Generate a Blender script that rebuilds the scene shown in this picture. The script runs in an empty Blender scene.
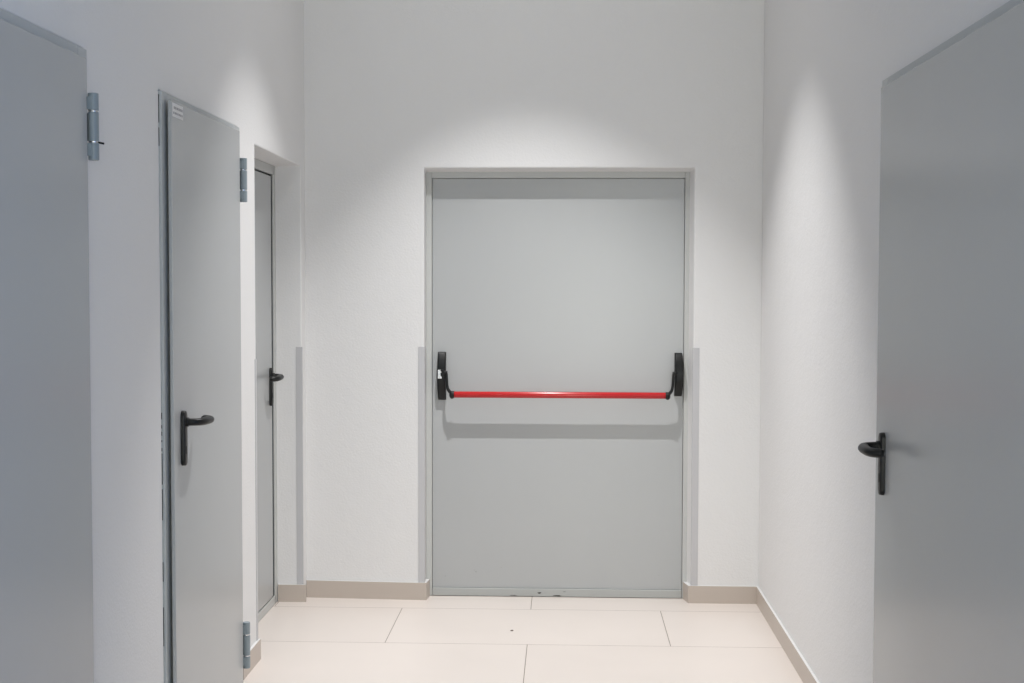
import bpy, bmesh, math
from mathutils import Vector, Matrix

scene = bpy.context.scene
C = scene.collection
L, R, BACK, REAR, TOP, LEAFY = -1.227, 0.923, 6.304, -2.6, 3.98, 6.395
TH = 0.30

# ------------------------------------------------------------ materials
def mat(name, col, rough=0.5, metal=0.0, bump=None, spec=0.5, mottle=0.0):
    m = bpy.data.materials.new(name); m.use_nodes = True
    nt = m.node_tree; n = nt.nodes; b = n['Principled BSDF']
    b.inputs['Base Color'].default_value = (*col, 1)
    b.inputs['Roughness'].default_value = rough
    b.inputs['Metallic'].default_value = metal
    b.inputs['Specular IOR Level'].default_value = spec
    if mottle or bump:
        g = n.new('ShaderNodeNewGeometry')
    if mottle:
        nz = n.new('ShaderNodeTexNoise'); nz.inputs['Scale'].default_value = 3.0; nz.inputs['Detail'].default_value = 4
        nt.links.new(g.outputs['Position'], nz.inputs['Vector'])
        mx = n.new('ShaderNodeMix'); mx.data_type = 'RGBA'
        mx.inputs[6].default_value = (*[c * (1 - mottle) for c in col], 1)
        mx.inputs[7].default_value = (*[min(1, c * (1 + mottle)) for c in col], 1)
        nt.links.new(nz.outputs['Fac'], mx.inputs[0]); nt.links.new(mx.outputs[2], b.inputs['Base Color'])
    if bump:
        for i, (sc, st, di) in enumerate(bump):
            nz = n.new('ShaderNodeTexNoise'); nz.inputs['Scale'].default_value = sc; nz.inputs['Detail'].default_value = 3
            nt.links.new(g.outputs['Position'], nz.inputs['Vector'])
            bp = n.new('ShaderNodeBump'); bp.inputs['Strength'].default_value = st; bp.inputs['Distance'].default_value = di
            nt.links.new(nz.outputs['Fac'], bp.inputs['Height'])
            if i: nt.links.new(prev.outputs['Normal'], bp.inputs['Normal'])
            prev = bp
        nt.links.new(prev.outputs['Normal'], b.inputs['Normal'])
    return m

M = {}
M['plaster'] = mat('white_plaster', (0.80, 0.797, 0.793), 0.85, bump=[(110, 0.5, 0.0022), (14, 0.2, 0.006)], spec=0.2)
M['ceiling'] = mat('ceiling_paint', (0.80, 0.80, 0.79), 0.9, spec=0.2)
M['door'] = mat('grey_door_paint', (0.458, 0.472, 0.476), 0.27, bump=[(1.6, 0.06, 0.02)], spec=0.5, mottle=0.012)
M['frame'] = mat('grey_frame_paint', (0.50, 0.525, 0.53), 0.45)
M['frame_light'] = mat('pale_grey_frame_paint', (0.55, 0.56, 0.545), 0.45)
M['hinge'] = mat('grey_painted_hinge', (0.26, 0.31, 0.34), 0.4)
M['steel'] = mat('bright_steel', (0.75, 0.76, 0.78), 0.25, metal=1.0)
M['black'] = mat('black_plastic', (0.008, 0.009, 0.009), 0.40, spec=0.35)
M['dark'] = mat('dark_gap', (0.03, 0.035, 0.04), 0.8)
M['red'] = mat('red_enamel', (0.52, 0.013, 0.016), 0.22, spec=0.6)
M['guard'] = mat('grey_guard_plastic', (0.55, 0.55, 0.565), 0.5)
M['skirting'] = mat('beige_skirting_tile', (0.54, 0.475, 0.42), 0.4, mottle=0.03)
M['sealant'] = mat('white_sealant', (0.7, 0.7, 0.69), 0.6)
M['sticker'] = mat('white_sticker', (0.72, 0.72, 0.72), 0.4)
M['ink'] = mat('grey_ink', (0.28, 0.28, 0.30), 0.6)
M['sill'] = mat('scuffed_sill_paint', (0.44, 0.455, 0.445), 0.45, mottle=0.06)
M['scuff'] = mat('dark_scuff', (0.07, 0.07, 0.06), 0.8)

def floor_mat():
    m = bpy.data.materials.new('cream_floor_tile'); m.use_nodes = True
    nt = m.node_tree; n = nt.nodes; b = n['Principled BSDF']
    g = n.new('ShaderNodeNewGeometry')
    mp = n.new('ShaderNodeMapping'); mp.inputs['Location'].default_value = (0.7504 + 12.0, -6.1377 + 12.0, 0)
    nt.links.new(g.outputs['Position'], mp.inputs['Vector'])
    br = n.new('ShaderNodeTexBrick')
    br.offset = 0.5; br.offset_frequency = 2; br.squash = 1.0
    br.inputs['Scale'].default_value = 1.0
    br.inputs['Mortar Size'].default_value = 0.0014
    br.inputs['Mortar Smooth'].default_value = 0.1
    br.inputs['Brick Width'].default_value = 1.2
    br.inputs['Row Height'].default_value = 0.6
    br.inputs['Color1'].default_value = (0.72, 0.655, 0.605, 1)
    br.inputs['Color2'].default_value = (0.74, 0.675, 0.625, 1)
    br.inputs['Mortar'].default_value = (0.17, 0.12, 0.09, 1)
    nt.links.new(mp.outputs['Vector'], br.inputs['Vector'])
    nz = n.new('ShaderNodeTexNoise'); nz.inputs['Scale'].default_value = 2.2; nz.inputs['Detail'].default_value = 5
    nt.links.new(g.outputs['Position'], nz.inputs['Vector'])
    hs = n.new('ShaderNodeHueSaturation')
    mr = n.new('ShaderNodeMapRange'); mr.inputs['To Min'].default_value = 0.95; mr.inputs['To Max'].default_value = 1.05
    nt.links.new(nz.outputs['Fac'], mr.inputs['Value']); nt.links.new(mr.outputs['Result'], hs.inputs['Value'])
    nt.links.new(br.outputs['Color'], hs.inputs['Color']); nt.links.new(hs.outputs['Color'], b.inputs['Base Color'])
    b.inputs['Roughness'].default_value = 0.33
    b.inputs['Specular IOR Level'].default_value = 0.5
    bp = n.new('ShaderNodeBump'); bp.inputs['Strength'].default_value = 0.5; bp.inputs['Distance'].default_value = 0.002; bp.invert = True
    nt.links.new(br.outputs['Fac'], bp.inputs['Height']); nt.links.new(bp.outputs['Normal'], b.inputs['Normal'])
    return m
M['floor'] = floor_mat()

# ------------------------------------------------------------ helpers
def box(bm, x0, x1, y0, y1, z0, z1):
    vs = [bm.verts.new((x, y, z)) for x in (x0, x1) for y in (y0, y1) for z in (z0, z1)]
    for f in ((0, 1, 3, 2), (4, 6, 7, 5), (0, 4, 5, 1), (2, 3, 7, 6), (0, 2, 6, 4), (1, 5, 7, 3)):
        bm.faces.new([vs[i] for i in f])
    return vs

def new(): return bmesh.new()

def world_loc(p):
    v = Vector((0, 0, 0))
    while p: v += p.location; p = p.parent
    return v

def obj(name, bm, m, parent=None, bevel=0.0, smooth=False, seg=2, origin=None):
    bmesh.ops.recalc_face_normals(bm, faces=bm.faces)
    me = bpy.data.meshes.new(name)
    if parent: loc = world_loc(parent)
    elif origin: loc = Vector(origin)
    else:
        xs = [v.co for v in bm.verts]
        loc = Vector(((min(v.x for v in xs) + max(v.x for v in xs)) / 2, (min(v.y for v in xs) + max(v.y for v in xs)) / 2, min(v.z for v in xs)))
    bmesh.ops.translate(bm, verts=bm.verts, vec=-loc)
    bm.to_mesh(me); bm.free()
    for mm in (m if isinstance(m, (list, tuple)) else [m]): me.materials.append(mm)
    if smooth:
        for p in me.polygons: p.use_smooth = True
    o = bpy.data.objects.new(name, me); C.objects.link(o)
    if parent: o.parent = parent
    else: o.location = loc
    if bevel:
        b = o.modifiers.new('bevel', 'BEVEL'); b.width = bevel; b.segments = seg; b.limit_method = 'ANGLE'; b.angle_limit = math.radians(40)
        b.harden_normals = False
    return o

def tag(o, label=None, cat=None, group=None, kind=None):
    if label: o['label'] = label
    if cat: o['category'] = cat
    if group: o['group'] = group
    if kind: o['kind'] = kind
    return o

def empty(name, loc):
    o = bpy.data.objects.new(name, None); C.objects.link(o); o.location = loc; o.empty_display_size = 0.1
    return o

def bx(name, dims, m, parent=None, bevel=0.0, **k):
    bm = new(); box(bm, *dims); return obj(name, bm, m, parent, bevel, **k)

def cyl(bm, p0, p1, r, n=24, r1=None):
    p0, p1 = Vector(p0), Vector(p1); d = p1 - p0
    q = d.to_track_quat('Z', 'Y').to_matrix()
    rings = []
    for p, rr in ((p0, r), (p1, r if r1 is None else r1)):
        rings.append([bm.verts.new(p + q @ Vector((rr * math.cos(2 * math.pi * i / n), rr * math.sin(2 * math.pi * i / n), 0))) for i in range(n)])
    for i in range(n):
        bm.faces.new((rings[0][i], rings[0][(i + 1) % n], rings[1][(i + 1) % n], rings[1][i]))
    bm.faces.new(rings[0][::-1]); bm.faces.new(rings[1])

def sweep(bm, pts, up, radii, n=18):
    """closed tube along pts; cross-section ellipse: half-width a across, b along 'up'."""
    pts = [Vector(p) for p in pts]; up = Vector(up); rings = []
    for i, p in enumerate(pts):
        t = (pts[min(i + 1, len(pts) - 1)] - pts[max(i - 1, 0)]).normalized()
        s = t.cross(up).normalized(); u = s.cross(t).normalized()
        a, b = radii[i]
        rings.append([bm.verts.new(p + s * a * math.cos(2 * math.pi * k / n) + u * b * math.sin(2 * math.pi * k / n)) for k in range(n)])
    for r0, r1 in zip(rings, rings[1:]):
        for k in range(n): bm.faces.new((r0[k], r0[(k + 1) % n], r1[(k + 1) % n], r1[k]))
    bm.faces.new(rings[0][::-1]); bm.faces.new(rings[-1])

def smooth_path(ctrl, n=8):
    """Catmull-Rom through control points"""
    P = [Vector(c) for c in ctrl]; P = [2 * P[0] - P[1]] + P + [2 * P[-1] - P[-2]]
    out = []
    for i in range(1, len(P) - 2):
        for k in range(n):
            t = k / n; a, b, c, d = P[i - 1:i + 3]
            out.append(0.5 * ((2 * b) + (c - a) * t + (2 * a - 5 * b + 4 * c - d) * t * t + (3 * b - a - 3 * c + d) * t ** 3))
    out.append(P[-2]); return out

def carve(o, cutters):
    for c in cutters:
        bm = new(); box(bm, *c); bmesh.ops.recalc_face_normals(bm, faces=bm.faces)
        me = bpy.data.meshes.new('c'); bm.to_mesh(me); bm.free()
        co = bpy.data.objects.new('c', me); C.objects.link(co)
        md = o.modifiers.new('b', 'BOOLEAN'); md.operation = 'DIFFERENCE'; md.object = co; md.solver = 'EXACT'
        bpy.context.view_layer.update()
        dg = bpy.context.evaluated_depsgraph_get()
        nm = bpy.data.meshes.new_from_object(o.evaluated_get(dg))
        o.modifiers.clear(); o.data = nm
        bpy.data.objects.remove(co)

def bevel_mod(o, w, seg=3):
    b = o.modifiers.new('bevel', 'BEVEL'); b.width = w; b.segments = seg; b.limit_method = 'ANGLE'; b.angle_limit = math.radians(40)

# ------------------------------------------------------------ key dimensions
D1 = (2.34, 3.385)           # left near door, y range of frame
D2 = (4.013, 4.985)          # left middle door
NI = (5.262, 6.237)          # niche of the left far door
NZ = 2.060
NX = -1.357                  # plane of the far-left door frame
DR = (2.10, 3.925)           # right door frame
OX = (-0.664, 0.608); OZ = 2.056

# ------------------------------------------------------------ shell
def S(o, label=None, cat=None):
    return tag(o, label, cat, kind='structure')

fl = S(bx('floor', (L - TH, R + TH, REAR - TH, BACK + TH + .1, -0.15, 0), M['floor']), 'glossy cream floor of long staggered tiles with thin dark joints', 'floor')
ce = S(bx('ceiling', (L - TH, R + TH, REAR - TH, BACK + TH + .1, TOP, TOP + 0.15), M['ceiling']))
wl = S(bx('wall_left', (L - TH, L, REAR, 6.35, 0, TOP), M['plaster'], origin=(L, 2, 0)), 'white textured plaster wall on the left with two grey doors and a deep niche', 'wall')
carve(wl, [(L - .10, L + .1, D1[0], D1[1], -.1, 2.112), (L - .10, L + .1, D2[0], D2[1], -.1, 2.098),
           (L - .20, L + .1, NI[0], NI[1], -.1, NZ)])
for v in wl.data.vertices:
    if v.co.y + 2 > 6.2 and abs(v.co.x) < .002: v.co.x -= .010
bevel_mod(wl, 0.005)
wr = S(bx('wall_right', (R, R + TH, REAR, 6.304, 0, TOP), M['plaster'], origin=(R, 2, 0)), 'white textured plaster wall on the right beside the wide grey door', 'wall')
carve(wr, [(R - .1, R + .10, DR[0], DR[1], -.1, 2.106), (R - .1, R + .5, .28, 1.72, .88, 2.32)])  # second cut is an unseen opening added for the side fill
bevel_mod(wr, 0.005)
bm = new(); vs = box(bm, L - TH, R + TH, BACK, BACK + TH, 0, TOP)
wb = obj('wall_back', bm, M['plaster'], origin=(0, BACK, 0))
carve(wb, [(OX[0], .574, BACK - .3, BACK + .17, -.1, 2.030)])
for v in wb.data.vertices:                     # plaster reveal splays open towards the corridor
    if abs(v.co.y) < .001:
        if abs(v.co.x - .574) < .002: v.co.x = OX[1]
        if abs(v.co.z - 2.030) < .002: v.co.z = OZ
for v in wb.data.vertices:                     # the left end of the end wall stands slightly further back
    if v.co.x < -1.0: v.co.y += 0.045
S(wb, 'white end wall around the exit door at the end of the corridor', 'wall')
bevel_mod(wb, 0.006)
wq = S(bx('wall_rear', (L - TH, R + TH, REAR - TH, REAR, 0, TOP), M['plaster'], origin=(0, REAR, 0)))
carve(wq, [(.12, .88, REAR - .6, REAR + .1, .45, 2.15)])  # unseen opening added behind the rear fill light

def backy(x): return BACK + (0.045 * min(1, (OX[0] - x) / (OX[0] - (L - TH))) if x < OX[0] else 0)

# ------------------------------------------------------------ baseboards (white bead on top)
BH, BT = 0.083, 0.010
def baseboard(name, segs, label):
    bm = new()
    for pts in segs:      # plan quads (inner0, inner1, outer1, outer0)
        lo = [bm.verts.new((x, y, 0.0)) for x, y in pts]; hi = [bm.verts.new((x, y, BH)) for x, y in pts]
        bm.faces.new(lo[::-1]); t = bm.faces.new(hi); t.material_index = 1
        for i in range(4): bm.faces.new((lo[i], lo[(i + 1) % 4], hi[(i + 1) % 4], hi[i]))
    o = obj(name, bm, [M['skirting'], M['sealant']])
    return S(o, label, 'baseboard')

def q(x0, y0, x1, y1, nx, ny):  # straight run from (x0,y0) to (x1,y1), thickness towards n
    return [(x0, y0), (x1, y1), (x1 + nx * BT, y1 + ny * BT), (x0 + nx * BT, y0 + ny * BT)]
yl = backy(L)
baseboard('baseboard_back', [[(L - .009, yl - .0002), (OX[0], BACK - .0002), (OX[0] + BT, BACK - BT), (L - .009, yl - BT)],
                             [(OX[0] + .0005, BACK - .0002), (OX[0] + .0005, 6.380), (OX[0] + .018, 6.380), (OX[0] + BT, BACK - BT)],
                             [(OX[1] - .002, BACK - .0002), (R - .0005, BACK - .0002), (R - .0005, BACK - BT), (OX[1] - .016, BACK - BT)],
                             [(OX[1] - .002, BACK - .0002), (OX[1] - .012, 6.380), (OX[1] - .034, 6.380), (OX[1] - .016, BACK - BT)]],
          'beige tiled baseboard along the end wall on both sides of the exit door')
baseboard('baseboard_right', [q(R, DR[1] + .012, R, BACK - BT, -1, 0), q(R, REAR, R, DR[0] - .012, -1, 0)],
          'beige tiled baseboard running along the right wall')
baseboard('baseboard_left', [q(L, D2[1] + .002, L, NI[0] + .012, 1, 0), q(L, D1[1] + .012, L, D2[0] - .002, 1, 0), q(L, REAR, L, D1[0] - .002, 1, 0)],
          'beige tiled baseboard on the left wall below the middle door hinge')
baseboard('baseboard_niche', [[(NX + .004, NI[1] - .0005), (L + .007, NI[1] - .0005), (L + .007, NI[1] - BT), (NX + .004, NI[1] - BT)]],
          'short beige baseboard inside the niche beyond the narrow far left door')

# ------------------------------------------------------------ corner guards (L profiles)
def guard(px, py, sx, sy, w1, w2, z0, z1, label):
    """outer corner at (px,py); leg along x of w1 (direction sx) and along y of w2 (direction sy)"""
    t = 0.002
    bm = new(); x = [px, px + sx * w1]; y = [py, py + sy * w2]
    ox, oy = -sx * t, -sy * t
    prof = [(px + ox, py + oy), (px + sx * w1, py + oy), (px + sx * w1, py), (px, py), (px, py + sy * w2), (px + ox, py + sy * w2)]
    lo = [bm.verts.new((a, b, z0)) for a, b in prof]; hi = [bm.verts.new((a, b, z1)) for a, b in prof]
    bm.faces.new(lo); bm.faces.new(hi)
    for i in range(6): bm.faces.new((lo[i], lo[(i + 1) % 6], hi[(i + 1) % 6], hi[i]))
    o = obj('corner_guard', bm, M['guard'])
    return tag(o, label, 'corner guard', 'grey corner guards on the plaster edges')
gz0, gz1 = BH + .001, 1.212
guard(OX[0], BACK, -1, 1, .028, .028, gz0, gz1, 'grey corner guard on the plaster edge left of the exit door')
guard(OX[1] - .001, BACK, 1, 1, .029, .018, gz0, gz1, 'grey corner guard on the plaster edge right of the exit door')
guard(L - .009, NI[1], -1, 1, .028, .008, gz0, gz1, 'grey corner guard on the far edge of the niche near the back left corner')
guard(L, NI[0], -1, -1, .030, .022, gz0, gz1, 'grey corner guard seen edge-on along the near edge of the niche')

# ------------------------------------------------------------ shared door hardware
def stadium(bm, cy, z0, z1, w, x0, x1, taper=0.85, n=12):
    """rounded-end plate in the yz plane, from x0 (door face) to x1"""
    r = w / 2; prof = []
    for k in range(n + 1): a = math.pi * k / n; prof.append((r * math.cos(a), z1 - r + r * math.sin(a)))
    for k in range(n + 1): a = math.pi + math.pi * k / n; prof.append((r * math.cos(a), z0 + r + r * math.sin(a)))
    zc = (z0 + z1) / 2; hz = (z1 - z0) / 2; rings = []
    for x, s in ((x0, 1.0), (x0 + (x1 - x0) * .6, 1.0), (x0 + (x1 - x0) * .9, 1 - (1 - taper) * .4), (x1, taper)):
        off = r * (1 - s)
        rings.append([bm.verts.new((x, cy + a * s, zc + (b - zc) * (1 - off / hz))) for a, b in prof])
    for r0, r1 in zip(rings, rings[1:]):
        for k in range(len(prof)): bm.faces.new((r0[k], r0[(k + 1) % len(prof)], r1[(k + 1) % len(prof)], r1[k]))
    bm.faces.new(rings[0][::-1]); bm.faces.new(rings[-1])

def handle(parent, face, cy, z0, z1, out, along, zl, length=0.134, reach=0.062, w=0.034):
    """face: x of the leaf surface, out: +-1 direction into the room, along: +-1 direction of the lever"""
    bm = new(); stadium(bm, cy, z0, z1, w, face, face + out * 0.013)
    h = obj('handle', bm, M['black'], parent, smooth=True)
    h.modifiers.new('e', 'EDGE_SPLIT').split_angle = math.radians(50)
    f = face + out * 0.011
    ctrl = [(f, cy, zl), (face + out * reach * .50, cy, zl), (face + out * reach * .80, cy + along * .012, zl - .0005), (face + out * reach * .92, cy + along * .035, zl - .001),
            (face + out * reach * .96, cy + along * .070, zl - .002), (face + out * reach * .92, cy + along * (length - .024), zl - .003),
            (face + out * reach * .74, cy + along * (length - .008), zl - .0035), (face + out * reach * .44, cy + along * length, zl - .0035)]
    pts = smooth_path(ctrl, 7); n = len(pts)
    rad = []
    for i in range(n):
        t = i / (n - 1)
        g_ = min(1, max(0, (t - .22) / .25)); g_ = g_ * g_ * (3 - 2 * g_)
        a = 0.0105 + .0055 * g_; b = 0.0115 + .0012 * g_
        if t > .93: a *= 1 - .45 * ((t - .93) / .07) ** 2; b *= 1 - .40 * ((t - .93) / .07) ** 2
        rad.append((a, b))
    bm = new(); sweep(bm, pts, (0, 0, 1), rad)
    obj('lever', bm, M['black'], h, smooth=True)
    bm = new(); cyl(bm, (face + out * .010, cy, zl), (face + out * .022, cy, zl), 0.0145, 28)
    obj('lever_collar', bm, M['black'], h, bevel=.0015)
    bm = new(); zk = z0 + .052; stadium(bm, cy, zk - .016, zk + .010, .011, face + out * .0125, face + out * .0145)
    obj('keyhole_cover', bm, M['black'], h, bevel=.0004)
    return h

def hinge(parent, x, y, z0, z1, r=0.0135, pin=False, leafx=None):
    H = z1 - z0; a, b = z0 + H * .27, z0 + H * .73
    bm = new()
    for lo, hi in ((z0, a - .002), (a + .002, b - .002), (b + .002, z1)): cyl(bm, (x, y, lo), (x, y, hi), r, 28)
    hg = obj('hinge', bm, M['hinge'], parent, bevel=.0015)
    for zz in (a, b):
        bm = new(); cyl(bm, (x, y, zz - .002), (x, y, zz + .002), r * .86, 24)
        obj('washer', bm, M['steel'], hg)
    bm = new()
    box(bm, x - (.030 if x < 0 else -.0), x, y - .016, y - .011, z0 + .01, a - .004)
    box(bm, x - .030, x, y - .016, y - .011, b + .004, z1 - .01)
    box(bm, x - .030, x, y + .004, y + .009, a + .004, b - .004)
    obj('hinge_arm', bm, M['hinge'], hg)
    if pin:
        bm = new(); cyl(bm, (x + .006, y + .006, a + .001), (x + .024, y + .008, a - .003), .0026, 12)
        obj('adjusting_pin', bm, M['black'], hg)
    return hg

def side_frame(parent, x, out, y0, y1, ztop, w=.062, wy_far=None, depth=.085, m='frame'):
    """painted steel frame: two jambs and a head, face just proud of the plaster"""
    bm = new(); xa, xb = sorted((x + out * .008, x - out * depth))
    prof_far = wy_far or w
    box(bm, xa, xb, y0, y0 + w, 0.001, ztop); box(bm, xa, xb, y1 - prof_far, y1, 0.001, ztop); box(bm, xa, xb, y0 + w, y1 - prof_far, ztop - w, ztop)
    return obj('frame', bm, M[m], parent, bevel=.0015)

def rebated_leaf(parent, x, out, y0, y1, z0, z1, gap=.018, thick=.012, back=.06):
    """leaf with an overlapping lip in front of the frame and a body that sits inside it"""
    bm = new()
    xa, xb = sorted((x + out * gap, x + out * (gap + thick)))
    box(bm, xa, xb, y0, y1, z0, z1)
    o = obj('leaf', bm, M['door'], parent, bevel=.0022, seg=3)
    bm = new(); xa, xb = sorted((x + out * (gap + .002), x - out * back)); ins = .045
    box(bm, xa, xb, y0 + ins, y1 - ins, z0 + .002, z1 - ins)
    obj('leaf_core', bm, M['frame'], o)
    return o

# ------------------------------------------------------------ door 1 (near left, cut by the frame of the picture)
d = empty('door_1', (L, (D1[0] + D1[1]) / 2, 0))
S(d, 'near left grey steel door cut by the left picture edge, hinge on its right side', 'door')
side_frame(d, L, 1, D1[0], D1[1], 2.110)
rebated_leaf(d, L, 1, D1[0] + .028, 3.322, .008, 2.078)
hinge(d, L + .038, 3.343, 1.826, 1.994, r=.0134, pin=True)
hinge(d, L + .038, 3.343, .085, .252, r=.0134)
handle(d, L + .030, D1[0] + .080, .938, 1.118, 1, 1, 1.080)

# ------------------------------------------------------------ door 2 (middle left)
d = empty('door_2', (L, (D2[0] + D2[1]) / 2, 0))
S(d, 'middle left grey steel door with small sticker, black lever handle and two hinges', 'door')
side_frame(d, L, 1, D2[0], D2[1], 2.096)
lf = rebated_leaf(d, L, 1, D2[0] + .030, 4.898, .008, 2.073)
hinge(d, L + .038, 4.918, 1.814, 1.976)
hinge(d, L + .038, 4.918, .068, .242)
handle(d, L + .030, 4.126, .942, 1.116, 1, 1, 1.080)
st = bx('sticker', (L + .030, L + .0306, 4.052, 4.166, 2.024, 2.066), M['sticker'], d); st['label'] = 'small white sticker with two lines of grey print'
bm = new()
import random
random.seed(4)
for zz, hh, y0_ in ((2.052, .008, 4.066), (2.036, .0065, 4.060)):
    yy = y0_
    while yy < 4.154:
        w = random.uniform(.005, .013); w = min(w, 4.160 - yy)
        box(bm, L + .0305, L + .0309, yy, yy + w, zz - hh / 2, zz + hh / 2); yy += w + random.uniform(.003, .006)
obj('printed_lines', bm, M['ink'], st)
bm = new()                                       # open joint between frame and plaster
for z0_, z1_, w in ((.79, .885, .004), (.90, .995, .0045), (1.002, 1.012, .004), (1.03, 1.036, .004), (1.05, 1.062, .004), (1.072, 1.082, .003),
                    (1.10, 1.12, .003), (.60, .66, .003), (.40, .52, .004), (1.93, 1.985, .003), (2.0, 2.085, .004)):
    box(bm, L - .002, L + .0012, D2[0] - w, D2[0], z0_, z1_)
obj('open_joint', bm, M['dark'], d)

# ------------------------------------------------------------ door 3 (far left, in the niche)
d = empty('door_3', (NX, (NI[0] + NI[1]) / 2, 0))
S(d, 'narrow-looking far left grey door set back in the plaster niche', 'door')
y0, y1 = NI[0] + .001, NI[1] - .001
bm = new(); jw = .040
box(bm, NX - .06, NX, y0, y0 + jw, .001, NZ - .001); box(bm, NX - .06, NX, y1 - .050, y1, .001, NZ - .001)
box(bm, NX - .06, NX, y0 + jw, y1 - jw, NZ - .044, NZ - .001); box(bm, NX - .06, NX, y0 + jw, y1 - jw, .001, .040)
obj('frame', bm, M['frame_light'], d, bevel=.0012)
bm = new(); box(bm, NX - .05, NX - .002, y0 + jw + .006, y1 - .088, .047, NZ - .053)
lf = obj('leaf', bm, M['door'], d, bevel=.0015)
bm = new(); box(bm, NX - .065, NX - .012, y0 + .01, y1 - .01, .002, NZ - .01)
box(bm, NX - .03, NX - .005, y1 - .0875, y1 - .0505, .041, NZ - .046)  # dark strip stands in for the shade between leaf and far jamb
obj('dark_gap_fill', bm, M['dark'], d)
handle(d, NX - .002, y1 - jw - .090, .945, 1.122, 1, -1, 1.083)

# ------------------------------------------------------------ door 5 (right, wide, near)
d = empty('door_5', (R, (DR[0] + DR[1]) / 2, 0))
DR0 = 2.55
S(d, 'large grey steel door on the right wall with black lever handle', 'door')
side_frame(d, R, -1, DR[0], DR[1], 2.104)
rebated_leaf(d, R, -1, DR[0] - .02 + .03, 3.842, .008, 2.072)
handle(d, R - .030, 3.745, .928, 1.104, -1, -1, 1.066, reach=.070)

# ------------------------------------------------------------ door 4 (exit door in the end wall)
d = empty('door_4', (-.03, LEAFY, 0))
S(d, 'wide pale grey exit door with red push bar in the end wall', 'door')
FX0, FX1, FZ, FY = -.6356, .5707, 2.015, 6.383
bm = new()
box(bm, OX[0] + .0005, FX0, FY, 6.46, .001, OZ - .004); box(bm, FX1, OX[1] - .0005, FY, 6.46, .001, OZ - .004); box(bm, FX0, FX1, FY, 6.46, FZ, OZ - .004)
obj('frame', bm, M['frame_light'], d, bevel=.002)
g = .0015
lf = bx('leaf', (FX0 + g, FX1 - g, LEAFY, 6.45, .040, FZ - g), M['door'], d, bevel=.0015)
bx('dark_gap_fill', (FX0 - .01, FX1 + .01, 6.452, 6.458, .002, FZ + .01), M['dark'], d)
sl = bx('bottom_rail', (FX0 + g, FX1 - g, LEAFY - .011, 6.45, .002, .0395), M['sill'], d, bevel=.0025)
sl['label'] = 'scuffed grey rail along the bottom of the exit door'
bm = new()
import mathutils
def blob(bm, cx, cz, rx, rz, y, seed):
    random.seed(seed); n = 14
    vs = [bm.verts.new((cx + rx * math.cos(2 * math.pi * k / n) * random.uniform(.6, 1.1), y, cz + rz * math.sin(2 * math.pi * k / n) * random.uniform(.6, 1.1))) for k in range(n)]
    w = [bm.verts.new((v.co.x, y + .0006, v.co.z)) for v in vs]
    bm.faces.new(vs); bm.faces.new(w[::-1])
    for k in range(n): bm.faces.new((vs[k], vs[(k + 1) % n], w[(k + 1) % n], w[k]))
ys = LEAFY - .0115
blob(bm, -.115, .0200, .011, .0045, ys, 1); blob(bm, -.030, .0075, .022, .0035, ys, 2); blob(bm, -.24, .007, .02, .0018, ys, 3); blob(bm, .005, .027, .010, .0010, ys, 4)
obj('scuff_mark', bm, M['scuff'], sl)
# marks low on the leaf
bm = new(); ys = LEAFY - .0004
for i, (x, z, a, b) in enumerate(((-.423, .118, .0045, .0035), (-.430, .126, .003, .002), (-.572, .095, .004, .002), (.46, .11, .004, .0015), (-.30, .14, .003, .0015))): blob(bm, x, z, a, b, ys, 10 + i)
obj('scuff_mark', bm, mat('faint_scuff', (.33, .34, .34), .7), lf)

# panic hardware
BY, BZ = LEAFY - .0735, .984
bm = new(); bx0, bx1 = -.527, .484
n = 24
cyl(bm, (bx0, BY, BZ), (bx1, BY, BZ), .0150, 40)
for v in bm.verts: v.co.y = BY + (v.co.y - BY) * .80      # slightly oval tube
pb = obj('push_bar', bm, M['red'], d, bevel=.0008); pb['label'] = 'long red horizontal push bar tube'
for p in pb.data.polygons: p.use_smooth = len(p.vertices) == 4
def housing(x0, x1, side, z0, z1):
    bm = new(); N = 22; rows = []
    for k in range(N + 1):
        t = k / N; z = z0 + (z1 - z0) * t
        b = math.sin(math.pi * min(1, max(0, t)))
        yo = LEAFY - (.017 + .036 * b ** .8)
        e = .0055 * b if side > 0 else .0015 * b
        xa, xb = (x0 - e, x1) if side < 0 else (x0, x1 + e)
        c = .005
        rows.append([bm.verts.new(p) for p in ((xa, LEAFY, z), (xa, yo + c, z), (xa + c, yo, z), (xb - c, yo, z), (xb, yo + c, z), (xb, LEAFY, z))])
    for r0, r1 in zip(rows, rows[1:]):
        for k in range(6): bm.faces.new((r0[k], r0[(k + 1) % 6], r1[(k + 1) % 6], r1[k]))
    bm.faces.new(rows[0][::-1]); bm.faces.new(rows[-1])
    return obj('lock_housing', bm, M['black'], pb, bevel=.003, seg=3)
hl = housing(-.606, -.567, -1, .953, 1.184)
hr = housing(.526, .562, 1, .976, 1.184)
pz = 1.088
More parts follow.
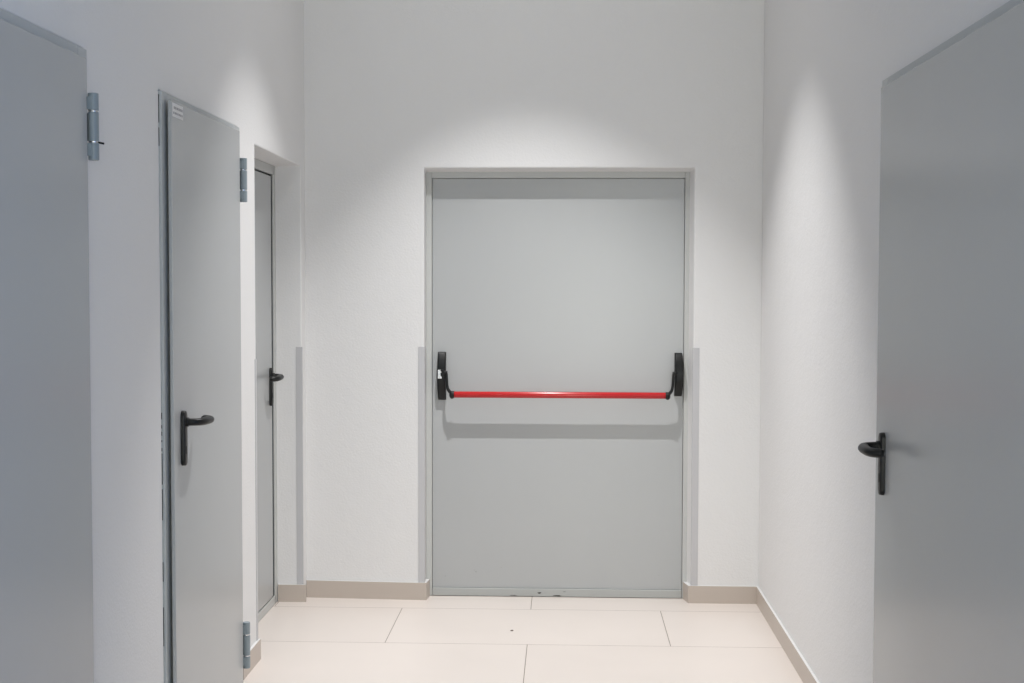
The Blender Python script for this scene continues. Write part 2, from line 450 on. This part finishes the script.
for sx, xi, xb in ((-1, -.567, bx0), (1, .524, bx1)):
    ctrl = [(xi + sx * -.006, BY + .012, pz), (xi - sx * .012, BY + .002, pz - .003)]
    # arm: from the pivot on the housing down to the bar end
    pts = smooth_path([(xi - sx * -.012, BY + .030, pz + .002), (xi - sx * .004, BY + .016, pz + .001), (xi - sx * .0075, BY + .008, pz - .022), (xi - sx * .0105, BY + .002, pz - .060),
                       (xi - sx * .018, BY - .001, pz - .085), (xb - sx * .003 + sx * .006, BY, BZ + .001)], 7)
    bm = new(); sweep(bm, pts, (0, 1, 0), [(.0058 + .0030 * (i / len(pts)) ** 2, .009 + .004 * (i / len(pts)) ** 2) for i in range(len(pts))])
    obj('lever_arm', bm, M['black'], pb, smooth=True)
    bm = new(); bmesh.ops.create_uvsphere(bm, u_segments=24, v_segments=16, radius=.0178)
    for v in bm.verts: v.co = Vector((v.co.x * .75, v.co.y * .9, v.co.z * 1.05)) + Vector((xb + sx * .006, BY, BZ - .002))
    cyl(bm, (xb + sx * .005, BY, BZ), (xb - sx * .004, BY, BZ), .0168, 28)
    obj('end_cap', bm, M['black'], pb)
    bm = new(); cyl(bm, (xi + sx * .006, BY + .010, pz), (xi - sx * .011, BY + .010, pz), .0085, 20)
    obj('pivot', bm, M['black'], pb, bevel=.001)
ft = LEAFY - .0535
bm = new(); box(bm, -.6035, -.584, ft - .0015, ft + .01, 1.058, 1.101)
pl = obj('silver_plate', bm, M['steel'], pb, bevel=.001); pl['label'] = 'small silver plate on the left lock housing'
bm = new(); box(bm, -.590, -.570, ft - .004, ft + .01, 1.068, 1.088); box(bm, -.590, -.575, ft - .004, ft + .01, 1.092, 1.101)
obj('latch_cam', bm, M['black'], pb, bevel=.0015)

# ------------------------------------------------------------ chip of dirt on the floor
bm = new(); random.seed(8)
bmesh.ops.create_icosphere(bm, subdivisions=2, radius=.0055)
for v in bm.verts: v.co = Vector((v.co.x * 1.3 * random.uniform(.8, 1.2), v.co.y * 1.5 * random.uniform(.8, 1.2), (v.co.z + .0055) * .35))
bmesh.ops.translate(bm, verts=bm.verts, vec=(-.223, 5.754, .0))
tag(obj('dirt_crumb', bm, mat('brown_dirt', (.16, .12, .10), .9)), 'tiny dark crumb of dirt lying on the cream floor before the exit door', 'dirt')

# ------------------------------------------------------------ lights
def light(name, kind, loc, energy, col, **k):
    l = bpy.data.lights.new(name, kind); l.energy = energy; l.color = col
    for a, b in k.items(): setattr(l, a, b)
    o = bpy.data.objects.new(name, l); C.objects.link(o); o.location = loc; return o
warm = (1.0, .987, .98)
aim = (math.radians(2.5), math.radians(-.5), 0)      # both optics are tilted a little towards the end wall
d1 = light('downlight_beam', 'SPOT', (-.20, 5.12, TOP - .03), 188, warm, spot_size=math.radians(69.8), spot_blend=.4, shadow_soft_size=.022)
d2 = light('downlight_core', 'SPOT', (-.20, 5.12, TOP - .03), 325, warm, spot_size=math.radians(60.5), spot_blend=1.0, shadow_soft_size=.022)
d1.rotation_euler = d2.rotation_euler = aim
light('downlight_spill', 'AREA', (-.20, 5.12, TOP - .02), 6.2, warm, shape='DISK', size=.12)
# added fill lights at unseen openings: rear end, and bluish from the side
w = light('rear_fill', 'AREA', (.52, REAR + .22, 1.3), 66, (.96, .97, .88), shape='RECTANGLE', size=.7, size_y=1.6)
w.rotation_euler = (math.radians(90), 0, math.radians(36))
w = light('side_blue_fill', 'AREA', (R + .005, 1.0, 1.6), 15, (.06, .36, 1.0), shape='RECTANGLE', size=1.4, size_y=1.4)
w.rotation_euler = (0, math.radians(90), 0)
scene.world = bpy.data.worlds.new('World'); scene.world.use_nodes = True
bgn = scene.world.node_tree.nodes['Background']; bgn.inputs[0].default_value = (.72, .82, 1, 1); bgn.inputs[1].default_value = .1

# ------------------------------------------------------------ camera
f, yaw, pitch, roll, h = 1334.36, 0.0392, -0.0450, 0.0022, 1.5227
Rt = Vector((math.cos(yaw), math.sin(yaw), 0)); Fh = Vector((-math.sin(yaw), math.cos(yaw), 0)); Z = Vector((0, 0, 1))
F = Fh * math.cos(pitch) + Z * math.sin(pitch); U = -Fh * math.sin(pitch) + Z * math.cos(pitch)
R2 = Rt * math.cos(roll) + U * math.sin(roll); U2 = -Rt * math.sin(roll) + U * math.cos(roll)
cam = bpy.data.cameras.new('camera'); co = bpy.data.objects.new('camera', cam); C.objects.link(co)
m = Matrix((R2, U2, -F)).transposed().to_4x4(); m.translation = Vector((0, 0, h)); co.matrix_world = m
cam.sensor_width = 36; cam.lens = f * 36 / 1024; cam.clip_start = .05
scene.camera = co

vs = scene.view_settings
vs.view_transform = 'Standard'; vs.look = 'None'; vs.gamma = 1; vs.use_curve_mapping = False; vs.exposure = 0.0
